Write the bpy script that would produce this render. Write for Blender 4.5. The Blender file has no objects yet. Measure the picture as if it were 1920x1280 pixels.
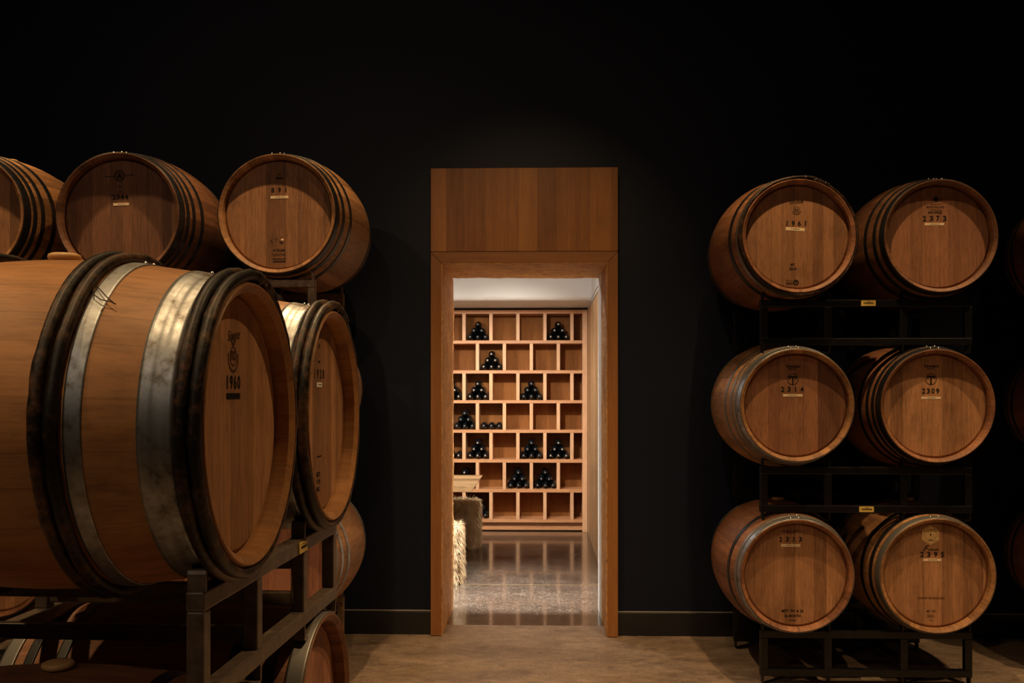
import bpy, bmesh, math, random
from mathutils import Vector, Matrix, noise
random.seed(7)
PI = math.pi
sc = bpy.context.scene
COL = sc.collection

# ------------------------------------------------------------------ camera model
F = 1850.0            # focal length in pixels of a 1920 wide frame
HOR = 733.0           # horizon row
EYE = 1.59
YAW = math.radians(1.672)

def P(px, py, d):
    """point at picture position px,py and depth d along the view axis"""
    xc = (px - 960) / F * d
    zc = (HOR - py) / F * d
    c, s = math.cos(YAW), math.sin(YAW)
    return Vector((xc * c - d * s, xc * s + d * c, EYE + zc))

def W(xc, d, z):
    c, s = math.cos(YAW), math.sin(YAW)
    return Vector((xc * c - d * s, xc * s + d * c, z))

cam_d = bpy.data.cameras.new('camera')
cam_d.sensor_width = 36
cam_d.lens = F / 1920 * 36
cam_d.shift_y = (HOR - 640) / 1920
cam_d.clip_start = 0.05
cam = bpy.data.objects.new('camera', cam_d)
cam.location = (0, 0, EYE)
cam.rotation_euler = (PI / 2, 0, YAW)
COL.objects.link(cam)
sc.camera = cam

# ------------------------------------------------------------------ materials
M = {}

def nmat(name):
    m = bpy.data.materials.new(name)
    m.use_nodes = True
    nt = m.node_tree
    b = nt.nodes['Principled BSDF']
    M[name] = m
    return m, nt, b

def N(nt, kind, **kw):
    n = nt.nodes.new(kind)
    for k, v in kw.items():
        if k == 'inp':
            for i, val in v.items():
                if hasattr(val, 'is_output') or isinstance(val, bpy.types.NodeSocket):
                    nt.links.new(val, n.inputs[i])
                else:
                    n.inputs[i].default_value = val
        else:
            setattr(n, k, v)
    return n

def math_n(nt, op, a, b=None, c=None):
    n = nt.nodes.new('ShaderNodeMath')
    n.operation = op
    for i, v in enumerate((a, b, c)):
        if v is None:
            continue
        if isinstance(v, bpy.types.NodeSocket):
            nt.links.new(v, n.inputs[i])
        else:
            n.inputs[i].default_value = v
    return n.outputs[0]

def ramp(nt, fac, stops):
    r = nt.nodes.new('ShaderNodeValToRGB')
    el = r.color_ramp.elements
    while len(el) < len(stops):
        el.new(0.5)
    for e, (p, c) in zip(el, stops):
        e.position = p
        e.color = (c[0], c[1], c[2], 1)
    nt.links.new(fac, r.inputs[0])
    return r.outputs[0]

def plain(name, col, rough=0.6, metal=0.0, spec=0.5, noise_amt=0.0, nscale=30, bump=0.0):
    m, nt, b = nmat(name)
    b.inputs['Base Color'].default_value = (*col, 1)
    b.inputs['Roughness'].default_value = rough
    b.inputs['Metallic'].default_value = metal
    b.inputs['Specular IOR Level'].default_value = spec
    if noise_amt or bump:
        tc = nt.nodes.new('ShaderNodeTexCoord')
        nz = N(nt, 'ShaderNodeTexNoise', inp={'Vector': tc.outputs['Object'], 'Scale': nscale, 'Detail': 5})
        if noise_amt:
            lo = [c * (1 - noise_amt) for c in col]
            hi = [min(1, c * (1 + noise_amt)) for c in col]
            nt.links.new(ramp(nt, nz.outputs['Fac'], [(0.3, lo), (0.7, hi)]), b.inputs['Base Color'])
        if bump:
            bp = N(nt, 'ShaderNodeBump', inp={'Height': nz.outputs['Fac'], 'Strength': bump, 'Distance': 0.003})
            nt.links.new(bp.outputs[0], b.inputs['Normal'])
    return m

def wood(name, ca, cb, mode='none', width=0.07, across='X', grain=(70, 70, 4), rough=0.5,
         seam=0.5, tone=0.5, staves=30, bump=0.15, spec=0.3, fleck=0.42, lo_hi=(0.22, 0.80)):
    """procedural timber: boards of different tone, long grain, thin seams"""
    m, nt, b = nmat(name)
    tc = nt.nodes.new('ShaderNodeTexCoord')
    oi = nt.nodes.new('ShaderNodeObjectInfo')
    rnd = oi.outputs['Random']
    sep = N(nt, 'ShaderNodeSeparateXYZ', inp={0: tc.outputs['Object']})
    off = N(nt, 'ShaderNodeVectorMath', operation='SCALE', inp={0: (13.1, 7.7, 5.3), 3: rnd})
    mp = N(nt, 'ShaderNodeMapping', inp={'Vector': tc.outputs['Object'], 'Scale': grain, 'Location': off.outputs[0]})
    nz = N(nt, 'ShaderNodeTexNoise', inp={'Vector': mp.outputs[0], 'Scale': 1.0, 'Detail': 6, 'Roughness': 0.62})
    mp2 = N(nt, 'ShaderNodeMapping', inp={'Vector': tc.outputs['Object'], 'Scale': tuple(g * 0.16 for g in grain), 'Location': off.outputs[0]})
    nz2 = N(nt, 'ShaderNodeTexNoise', inp={'Vector': mp2.outputs[0], 'Scale': 1.0, 'Detail': 3})
    fac = math_n(nt, 'MULTIPLY_ADD', nz.outputs['Fac'], 0.55, -0.02)
    fac = math_n(nt, 'MULTIPLY_ADD', nz2.outputs['Fac'], 0.55, fac)
    shade = None
    if mode != 'none':
        if mode == 'stave':
            ang = math_n(nt, 'ARCTAN2', sep.outputs['X'], sep.outputs['Z'])
            u = math_n(nt, 'MULTIPLY', ang, staves / (2 * PI))
        else:
            u = math_n(nt, 'DIVIDE', sep.outputs[across], width)
        u = math_n(nt, 'ADD', u, math_n(nt, 'MULTIPLY', rnd, 9.37) if mode != 'stave' else 0.31)
        # boards of uneven width
        wob = math_n(nt, 'MULTIPLY', math_n(nt, 'SINE', math_n(nt, 'MULTIPLY', u, 1.9)), 0.22)
        u = math_n(nt, 'ADD', u, wob)
        idx = math_n(nt, 'FLOOR', u)
        wn = N(nt, 'ShaderNodeTexWhiteNoise', noise_dimensions='1D',
               inp={'W': math_n(nt, 'MULTIPLY_ADD', rnd, 57.0, idx)})
        t = math_n(nt, 'MULTIPLY_ADD', wn.outputs['Value'], tone, -tone / 2)
        fac = math_n(nt, 'ADD', fac, t)
        fr = math_n(nt, 'FRACT', u)
        edge = math_n(nt, 'MINIMUM', fr, math_n(nt, 'SUBTRACT', 1.0, fr))
        shade = math_n(nt, 'MULTIPLY_ADD', math_n(nt, 'SMOOTH_MIN', math_n(nt, 'MULTIPLY', edge, 30.0), 1.0, 0.2), seam, 1 - seam)
    col = ramp(nt, fac, [(lo_hi[0], ca), (lo_hi[1], cb)])
    if fleck:
        mp3 = N(nt, 'ShaderNodeMapping', inp={'Vector': tc.outputs['Object'], 'Scale': tuple(g * 2.6 for g in grain), 'Location': off.outputs[0]})
        n3 = N(nt, 'ShaderNodeTexNoise', inp={'Vector': mp3.outputs[0], 'Scale': 1.0, 'Detail': 4, 'Roughness': 0.7})
        mp4 = N(nt, 'ShaderNodeMapping', inp={'Vector': tc.outputs['Object'], 'Scale': (5, 5, 5), 'Location': off.outputs[0]})
        n4 = N(nt, 'ShaderNodeTexNoise', inp={'Vector': mp4.outputs[0], 'Scale': 1.0, 'Detail': 5, 'Roughness': 0.65})
        fl = ramp(nt, n3.outputs['Fac'], [(0.30, (1 - fleck,) * 3), (0.50, (1.0,) * 3), (0.72, (1 + fleck * 0.45,) * 3)])
        st = ramp(nt, n4.outputs['Fac'], [(0.28, (1 - fleck * 0.8,) * 3), (0.46, (1.0,) * 3), (0.75, (1 + fleck * 0.25,) * 3)])
        for x in (fl, st):
            mx = N(nt, 'ShaderNodeMix', data_type='RGBA', blend_type='MULTIPLY')
            mx.inputs[0].default_value = 1.0
            nt.links.new(col, mx.inputs[6])
            nt.links.new(x, mx.inputs[7])
            col = mx.outputs[2]
    if shade is not None:
        mx = N(nt, 'ShaderNodeMix', data_type='RGBA', blend_type='MULTIPLY')
        mx.inputs[0].default_value = 1.0
        nt.links.new(col, mx.inputs[6])
        nt.links.new(shade, mx.inputs[7])
        col = mx.outputs[2]
    nt.links.new(col, b.inputs['Base Color'])
    b.inputs['Roughness'].default_value = rough
    b.inputs['Specular IOR Level'].default_value = spec
    bp = N(nt, 'ShaderNodeBump', inp={'Height': nz.outputs['Fac'], 'Strength': bump, 'Distance': 0.002})
    nt.links.new(bp.outputs[0], b.inputs['Normal'])
    return m

# barrel oak: staves grain along Y, heads grain along Z
wood('oak_stave', (0.13, 0.058, 0.024), (0.40, 0.20, 0.085), 'stave', grain=(34, 3.2, 34), rough=0.55, tone=0.34, seam=0.35)
wood('oak_stave_red', (0.12, 0.046, 0.022), (0.31, 0.135, 0.062), 'stave', grain=(34, 3.2, 34), rough=0.55, tone=0.34, seam=0.35)
wood('oak_stave_dark', (0.065, 0.026, 0.014), (0.20, 0.086, 0.040), 'stave', grain=(34, 3.2, 34), rough=0.55, tone=0.34, seam=0.35)
wood('oak_stave_clear', (0.215, 0.092, 0.034), (0.44, 0.212, 0.078), 'stave', grain=(26, 3.0, 26), rough=0.5, tone=0.26, staves=24, seam=0.25, fleck=0.27)
wood('oak_head', (0.19, 0.088, 0.042), (0.43, 0.215, 0.105), 'board', 0.072, 'X', (75, 60, 5), rough=0.6, tone=0.5, seam=0.3)
wood('oak_head_deep', (0.085, 0.036, 0.020), (0.20, 0.090, 0.048), 'board', 0.066, 'X', (75, 60, 5), rough=0.6, tone=0.5, seam=0.3)
wood('oak_head_tan', (0.16, 0.072, 0.034), (0.36, 0.175, 0.082), 'board', 0.072, 'X', (75, 60, 5), rough=0.6, tone=0.4, seam=0.3)
wood('oak_head_dark', (0.12, 0.050, 0.026), (0.29, 0.128, 0.064), 'board', 0.066, 'X', (75, 60, 5), rough=0.6, tone=0.55, seam=0.3)
wood('oak_head_red', (0.20, 0.085, 0.052), (0.40, 0.18, 0.11), 'board', 0.07, 'X', (75, 60, 5), rough=0.6, tone=0.45, seam=0.3)
wood('chestnut_rod', (0.006, 0.004, 0.003), (0.120, 0.056, 0.026), 'none', grain=(40, 40, 40), rough=0.46, bump=0.6, fleck=0.7, lo_hi=(0.50, 0.72), spec=0.3)
wood('cedar_panel', (0.22, 0.082, 0.022), (0.46, 0.195, 0.052), 'board', 0.155, 'X', (60, 60, 3.0), rough=0.42, tone=0.62, seam=0.1, fleck=0.14)
wood('cedar_casing', (0.22, 0.086, 0.027), (0.38, 0.165, 0.052), 'none', grain=(70, 70, 2.4), rough=0.45, fleck=0.14)
wood('cedar_casing_across', (0.22, 0.086, 0.027), (0.36, 0.155, 0.050), 'none', grain=(2.4, 70, 70), rough=0.45, fleck=0.14)
def hewn_mat(name, grain, cell):
    m = wood(name, (0.36, 0.155, 0.050), (0.74, 0.40, 0.15), 'none', grain=grain, rough=0.5, bump=0.3)
    nt = m.node_tree
    b = nt.nodes['Principled BSDF']
    tc = nt.nodes.new('ShaderNodeTexCoord')
    mp = N(nt, 'ShaderNodeMapping', inp={'Vector': tc.outputs['Object'], 'Scale': cell})
    nz = N(nt, 'ShaderNodeTexNoise', inp={'Vector': mp.outputs[0], 'Scale': 0.6, 'Detail': 2})
    ad = N(nt, 'ShaderNodeVectorMath', operation='MULTIPLY_ADD', inp={0: nz.outputs['Color'], 1: (0.9, 0.9, 0.9), 2: mp.outputs[0]})
    vo = N(nt, 'ShaderNodeTexVoronoi', feature='SMOOTH_F1', inp={'Vector': ad.outputs[0], 'Scale': 1.0})
    vo.inputs['Smoothness'].default_value = 0.25
    bp = N(nt, 'ShaderNodeBump', inp={'Height': vo.outputs['Distance'], 'Strength': 1.0, 'Distance': 0.012})
    nt.links.new(bp.outputs[0], b.inputs['Normal'])
hewn_mat('hewn_upright', (55, 20, 14), (50, 62, 21))
hewn_mat('hewn_head', (14, 20, 55), (21, 62, 50))
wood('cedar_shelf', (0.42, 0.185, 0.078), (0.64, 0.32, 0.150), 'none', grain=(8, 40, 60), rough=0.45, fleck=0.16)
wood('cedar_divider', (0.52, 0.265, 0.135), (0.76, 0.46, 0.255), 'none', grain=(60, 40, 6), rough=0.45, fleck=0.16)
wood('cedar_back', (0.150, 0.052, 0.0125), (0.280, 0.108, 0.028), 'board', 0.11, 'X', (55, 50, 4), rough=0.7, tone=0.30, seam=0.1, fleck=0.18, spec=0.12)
wood('fir_wall', (0.46, 0.25, 0.115), (0.74, 0.47, 0.25), 'board', 0.09, 'Y', (60, 60, 2.2), rough=0.42, tone=0.5, seam=0.15)
wood('table_oak', (0.40, 0.22, 0.095), (0.74, 0.49, 0.25), 'board', 0.16, 'Y', (3, 36, 36), rough=0.45, tone=0.6, seam=0.15)
wood('bench_dark', (0.06, 0.028, 0.014), (0.13, 0.065, 0.034), 'none', grain=(30, 30, 4), rough=0.5)

plain('hoop_black', (0.009, 0.009, 0.011), rough=0.40, metal=0.2, noise_amt=0.35, nscale=40)
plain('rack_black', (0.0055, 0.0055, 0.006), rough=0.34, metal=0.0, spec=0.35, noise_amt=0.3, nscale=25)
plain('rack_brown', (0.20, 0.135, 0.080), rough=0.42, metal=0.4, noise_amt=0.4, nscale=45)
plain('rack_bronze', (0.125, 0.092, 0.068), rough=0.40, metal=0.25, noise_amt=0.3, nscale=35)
plain('ink', (0.008, 0.007, 0.007), rough=0.8, spec=0.15)
plain('ink_faint', (0.060, 0.028, 0.015), rough=0.8, spec=0.15)
plain('paper', (0.72, 0.55, 0.36), rough=0.8)
plain('paper_white', (0.70, 0.66, 0.60), rough=0.8)
plain('gold_foil', (0.78, 0.53, 0.24), rough=0.55, noise_amt=0.15, nscale=90)
plain('brass_plate', (0.62, 0.43, 0.11), rough=0.5)
plain('silicone', (0.62, 0.36, 0.14), rough=0.38)
plain('highlight_strip', (0.34, 0.31, 0.28), rough=0.5)  # pale colour standing in for the lit edge of the baseboard
plain('brass_joint', (0.55, 0.38, 0.16), rough=0.35, metal=0.8)
plain('rivet_steel', (0.75, 0.73, 0.70), rough=0.25, metal=0.9)
plain('wire_iron', (0.035, 0.022, 0.018), rough=0.5, metal=0.5)
plain('black_paint', (0.0052, 0.0086, 0.0225), rough=0.5, spec=0.25, noise_amt=0.08, nscale=3)
plain('black_trim', (0.0075, 0.0090, 0.0130), rough=0.28, spec=0.6)
plain('ceiling_paint', (0.012, 0.012, 0.013), rough=0.8)
plain('white_plaster', (0.70, 0.68, 0.655), rough=0.75)
plain('black_gap', (0.012, 0.010, 0.010), rough=0.8)
plain('bottle_glass', (0.006, 0.008, 0.010), rough=0.10, spec=0.6)
plain('capsule_dark', (0.012, 0.012, 0.015), rough=0.28, metal=0.3)
plain('capsule_pale', (0.34, 0.27, 0.20), rough=0.45)
plain('capsule_grey', (0.085, 0.085, 0.09), rough=0.45)
plain('plug_wood', (0.60, 0.42, 0.26), rough=0.6)
plain('leather_hide', (0.46, 0.33, 0.19), rough=0.8, noise_amt=0.3, nscale=14)

def hoop_galv():
    m, nt, b = nmat('hoop_steel')
    tc = nt.nodes.new('ShaderNodeTexCoord')
    nz = N(nt, 'ShaderNodeTexNoise', inp={'Vector': tc.outputs['Object'], 'Scale': 26, 'Detail': 7, 'Roughness': 0.65})
    nz2 = N(nt, 'ShaderNodeTexNoise', inp={'Vector': tc.outputs['Object'], 'Scale': 7, 'Detail': 3})
    f = math_n(nt, 'ADD', math_n(nt, 'MULTIPLY', nz.outputs['Fac'], 0.6), math_n(nt, 'MULTIPLY', nz2.outputs['Fac'], 0.4))
    nt.links.new(ramp(nt, f, [(0.35, (0.09, 0.062, 0.042)), (0.46, (0.27, 0.28, 0.29)), (0.68, (0.48, 0.52, 0.57))]), b.inputs['Base Color'])
    nt.links.new(ramp(nt, f, [(0.35, (0.55,) * 3), (0.65, (0.36,) * 3)]), b.inputs['Roughness'])
    b.inputs['Metallic'].default_value = 0.97
    bp = N(nt, 'ShaderNodeBump', inp={'Height': nz2.outputs['Fac'], 'Strength': 0.25, 'Distance': 0.004})
    nt.links.new(bp.outputs[0], b.inputs['Normal'])
hoop_galv()
m_, nt_, b_ = nmat('hoop_dull')
b_.inputs['Base Color'].default_value = (0.20, 0.19, 0.18, 1)
b_.inputs['Metallic'].default_value = 0.7
b_.inputs['Roughness'].default_value = 0.42

def concrete(name, lo, mid, hi, rough_lo, rough_hi, speck=0.0, coat=0.0):
    m, nt, b = nmat(name)
    tc = nt.nodes.new('ShaderNodeTexCoord')
    v = tc.outputs['Object']
    mpw = N(nt, 'ShaderNodeMapping', inp={'Vector': v, 'Scale': (1.0, 1.7, 1.0)})
    n1 = N(nt, 'ShaderNodeTexNoise', inp={'Vector': mpw.outputs[0], 'Scale': 1.9, 'Detail': 8, 'Roughness': 0.68, 'Distortion': 0.6})
    n2 = N(nt, 'ShaderNodeTexNoise', inp={'Vector': v, 'Scale': 60, 'Detail': 7, 'Roughness': 0.75})
    n3 = N(nt, 'ShaderNodeTexNoise', inp={'Vector': mpw.outputs[0], 'Scale': 8.5, 'Detail': 8, 'Roughness': 0.72, 'Distortion': 0.9})
    f = math_n(nt, 'ADD', math_n(nt, 'MULTIPLY', n1.outputs['Fac'], 0.32), math_n(nt, 'MULTIPLY', n2.outputs['Fac'], 0.34))
    f = math_n(nt, 'MULTIPLY_ADD', n3.outputs['Fac'], 0.34, f)
    col = ramp(nt, f, [(0.40, lo), (0.5, mid), (0.60, hi)])
    if speck:
        vo = N(nt, 'ShaderNodeTexVoronoi', inp={'Vector': v, 'Scale': 150})
        wn = N(nt, 'ShaderNodeSeparateColor', inp={0: vo.outputs['Color']})
        sp = ramp(nt, wn.outputs[0], [(0.0, (0.22,) * 3), (0.5, (0.80,) * 3), (1.0, (2.1,) * 3)])
        mx = N(nt, 'ShaderNodeMix', data_type='RGBA', blend_type='MULTIPLY')
        mx.inputs[0].default_value = speck
        nt.links.new(col, mx.inputs[6])
        nt.links.new(sp, mx.inputs[7])
        col = mx.outputs[2]
    nt.links.new(col, b.inputs['Base Color'])
    nt.links.new(ramp(nt, n1.outputs['Fac'], [(0.35, (rough_lo,) * 3), (0.65, (rough_hi,) * 3)]), b.inputs['Roughness'])
    b.inputs['Coat Weight'].default_value = coat
    b.inputs['Coat Roughness'].default_value = 0.06
    if not speck:
        bp = N(nt, 'ShaderNodeBump', inp={'Height': n2.outputs['Fac'], 'Strength': 0.12, 'Distance': 0.002})
        nt.links.new(bp.outputs[0], b.inputs['Normal'])
concrete('concrete_cellar', (0.095, 0.064, 0.046), (0.205, 0.147, 0.107), (0.33, 0.245, 0.185), 0.42, 0.62)
concrete('concrete_polished', (0.034, 0.026, 0.019), (0.060, 0.045, 0.034), (0.092, 0.071, 0.055), 0.14, 0.24, speck=1.0, coat=0.35)

def fur_mat():
    m, nt, b = nmat('sheep_wool')
    tc = nt.nodes.new('ShaderNodeTexCoord')
    nz = N(nt, 'ShaderNodeTexNoise', inp={'Vector': tc.outputs['Object'], 'Scale': 9, 'Detail': 3})
    nt.links.new(ramp(nt, nz.outputs['Fac'], [(0.35, (0.36, 0.225, 0.105)), (0.62, (0.58, 0.43, 0.26))]), b.inputs['Base Color'])
    b.inputs['Roughness'].default_value = 0.75
fur_mat()

# ------------------------------------------------------------------ mesh helpers
class MB:
    def __init__(s):
        s.v = []
        s.f = []
        s.sm = []
    def add(s, vs, fs, smooth=False, mat=None):
        o = len(s.v)
        s.v += [tuple(mat @ Vector(v)) if mat else tuple(v) for v in vs]
        s.f += [tuple(i + o for i in f) for f in fs]
        s.sm += [smooth] * len(fs)
        return s
    def box(s, c, d, mat=None):
        x, y, z = c
        a, b, e = d[0] / 2, d[1] / 2, d[2] / 2
        vs = [(x + i * a, y + j * b, z + k * e) for i in (-1, 1) for j in (-1, 1) for k in (-1, 1)]
        fs = [(0, 1, 3, 2), (4, 6, 7, 5), (0, 4, 5, 1), (2, 3, 7, 6), (0, 2, 6, 4), (1, 5, 7, 3)]
        return s.add(vs, fs, False, mat)
    def lo(s, x0, x1, y0, y1, z0, z1):
        return s.box(((x0 + x1) / 2, (y0 + y1) / 2, (z0 + z1) / 2), (x1 - x0, y1 - y0, z1 - z0))
    def lathe(s, prof, n=64, mat=None, close=False, caps=False):
        """revolve (r, y) about the Y axis"""
        vs, fs = [], []
        k = len(prof)
        for i in range(n):
            a = 2 * PI * i / n
            ca, sa = math.cos(a), math.sin(a)
            for r, y in prof:
                vs.append((r * sa, y, r * ca))
        for i in range(n):
            j = (i + 1) % n
            for q in range(k if close else k - 1):
                q2 = (q + 1) % k
                fs.append((i * k + q, i * k + q2, j * k + q2, j * k + q))
        s.add(vs, fs, True, mat)
        if caps:
            o = len(s.v) - len(vs)
            s.f.append(tuple(o + i * k for i in range(n)))
            s.f.append(tuple(o + i * k + k - 1 for i in reversed(range(n))))
            s.sm += [False, False]
        return s
    def tube(s, pts, r, n=10, caps=True, up=(0, 0, 1)):
        vs, fs = [], []
        pts = [Vector(p) for p in pts]
        m = len(pts)
        rr = r if hasattr(r, '__len__') else [r] * m
        up = Vector(up)
        for i, p in enumerate(pts):
            t = (pts[min(i + 1, m - 1)] - pts[max(i - 1, 0)]).normalized()
            u = up if abs(t.dot(up)) < 0.95 else Vector((1, 0, 0))
            a = t.cross(u).normalized()
            b = t.cross(a).normalized()
            for q in range(n):
                w = 2 * PI * q / n
                vs.append(p + (a * math.cos(w) + b * math.sin(w)) * rr[i])
        for i in range(m - 1):
            for q in range(n):
                q2 = (q + 1) % n
                fs.append((i * n + q, i * n + q2, (i + 1) * n + q2, (i + 1) * n + q))
        if caps:
            fs.append(tuple(range(n)))
            fs.append(tuple((m - 1) * n + q for q in reversed(range(n))))
        return s.add(vs, fs, True)
    def prism(s, poly, y0, y1):
        """polygon in X,Z extruded along Y"""
        n = len(poly)
        vs = [(x, y0, z) for x, z in poly] + [(x, y1, z) for x, z in poly]
        fs = [tuple(range(n)), tuple(n + i for i in reversed(range(n)))]
        fs += [(i, n + i, n + (i + 1) % n, (i + 1) % n) for i in range(n)]
        return s.add(vs, fs)
    def build(s, name, mat, parent=None, bevel=0.0, fix=True):
        me = bpy.data.meshes.new(name)
        me.from_pydata([tuple(v) for v in s.v], [], s.f)
        me.polygons.foreach_set('use_smooth', s.sm)
        if fix:
            bm = bmesh.new()
            bm.from_mesh(me)
            bmesh.ops.recalc_face_normals(bm, faces=bm.faces)
            bm.to_mesh(me)
            bm.free()
        me.materials.append(M[mat] if isinstance(mat, str) else mat)
        me.update()
        o = bpy.data.objects.new(name, me)
        COL.objects.link(o)
        if parent is not None:
            o.parent = parent
        if bevel:
            bv = o.modifiers.new('bevel', 'BEVEL')
            bv.width = bevel
            bv.segments = 2
            bv.limit_method = 'ANGLE'
            bv.harden_normals = False
        return o

def tag(o, label, cat, group=None, kind=None):
    if label:
        o['label'] = label
    if cat:
        o['category'] = cat
    if group:
        o['group'] = group
    if kind:
        o['kind'] = kind
    return o

def thing(name, label, cat, loc=(0, 0, 0), rz=0.0, group=None):
    o = bpy.data.objects.new(name, None)
    o.empty_display_size = 0.1
    COL.objects.link(o)
    o.location = loc
    o.rotation_euler = (0, 0, rz)
    return tag(o, label, cat, group)

def struct(o, label=None):
    o['kind'] = 'structure'
    if label:
        o['label'] = label
    return o

def glyphs(s, size, bold=0.0, spacing=1.0, shear=0.0):
    cu = bpy.data.curves.new('t', 'FONT')
    cu.body = s
    cu.size = size
    cu.align_x = 'CENTER'
    cu.align_y = 'CENTER'
    cu.offset = bold
    cu.space_character = spacing
    cu.shear = shear
    cu.resolution_u = 4
    ob = bpy.data.objects.new('t', cu)
    COL.objects.link(ob)
    bpy.context.view_layer.update()
    ev = ob.evaluated_get(bpy.context.evaluated_depsgraph_get())
    me = bpy.data.meshes.new_from_object(ev)
    vs = [(v.co.x, v.co.y) for v in me.vertices]
    fs = [tuple(p.vertices) for p in me.polygons]
    bpy.data.objects.remove(ob)
    bpy.data.curves.remove(cu)
    bpy.data.meshes.remove(me)
    return vs, fs

def text_into(mb, s, cx, cz, y, height=None, width=None, bold=0.0, spacing=1.0, shear=0.0, rot=0.0):
    """writing in the X,Z plane facing -Y; fitted to a cap height and, if given, a width"""
    vs, fs = glyphs(s, 1.0, bold, spacing, shear)
    if not vs:
        return
    x0 = min(v[0] for v in vs); x1 = max(v[0] for v in vs)
    z0 = min(v[1] for v in vs); z1 = max(v[1] for v in vs)
    sz = height / (z1 - z0) if height else width / (x1 - x0)
    sx = width / (x1 - x0) if width else sz
    c, q = math.cos(rot), math.sin(rot)
    out = []
    for a, b in vs:
        a = (a - (x0 + x1) / 2) * sx
        b = (b - (z0 + z1) / 2) * sz
        out.append((cx + a * c - b * q, y, cz + a * q + b * c))
    mb.add(out, fs)

def digits(t, s, cx, cz, y, h, pitch, wide=None):
    n = len(s)
    for i, ch in enumerate(s):
        mb = MB()
        text_into(mb, ch, cx + (i - (n - 1) / 2) * pitch + random.uniform(-.0006, .0006), cz + random.uniform(-.0008, .0008), y,
                  height=h, width=None if ch == '1' else (wide or h * 0.60), bold=0.030, rot=random.uniform(-.03, .03))
        mb.build('stencilled_digit', 'ink', t, fix=False)

def ring_into(mb, cx, cz, y, r0, r1, n=36, a0=0.0, a1=2 * PI):
    vs, fs = [], []
    for i in range(n + 1):
        a = a0 + (a1 - a0) * i / n
        vs += [(cx + r0 * math.cos(a), y, cz + r0 * math.sin(a)), (cx + r1 * math.cos(a), y, cz + r1 * math.sin(a))]
    for i in range(n):
        fs.append((2 * i, 2 * i + 1, 2 * i + 3, 2 * i + 2))
    mb.add(vs, fs)

def disc_into(mb, cx, cz, y, r, n=24):
    mb.add([(cx + r * math.cos(2 * PI * i / n), y, cz + r * math.sin(2 * PI * i / n)) for i in range(n)], [tuple(range(n))])

def quad_into(mb, cx, cz, y, w, h, rot=0.0):
    c, q = math.cos(rot), math.sin(rot)
    mb.add([(cx + a * w / 2 * c - b * h / 2 * q, y, cz + a * w / 2 * q + b * h / 2 * c) for a, b in ((-1, -1), (1, -1), (1, 1), (-1, 1))], [(0, 1, 2, 3)])

# ------------------------------------------------------------------ barrels
L_ = 0.88
RECESS = 0.045

HOOPS = {   # distance from the barrel end, width, material
    'black': [(0.003, 0.044, 'hoop_black'), (0.082, 0.030, 'hoop_black'), (0.178, 0.032, 'hoop_black')],
    'black4': [(0.003, 0.046, 'hoop_black'), (0.066, 0.026, 'hoop_black'), (0.122, 0.028, 'hoop_black'), (0.208, 0.032, 'hoop_black')],
    'steel': [(0.003, 0.048, 'hoop_steel'), (0.060, 0.024, 'hoop_dull'), (0.112, 0.024, 'hoop_dull'), (0.200, 0.030, 'hoop_dull')],
    'steelrim': [(0.003, 0.040, 'hoop_steel'), (0.052, 0.022, 'hoop_dull'), (0.150, 0.032, 'hoop_black')],
    'steel2': [(0.003, 0.046, 'hoop_dull'), (0.086, 0.032, 'hoop_steel'), (0.180, 0.034, 'hoop_steel')],
    'greyrim': [(0.003, 0.048, 'hoop_dull'), (0.082, 0.030, 'hoop_black'), (0.178, 0.032, 'hoop_black')],
    'rods': [(0.056, 0.066, 'hoop_steel'), (0.222, 0.034, 'hoop_steel')],
    'rodsdark': [(0.040, 0.034, 'hoop_dull'), (0.135, 0.036, 'hoop_black')],
}

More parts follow.
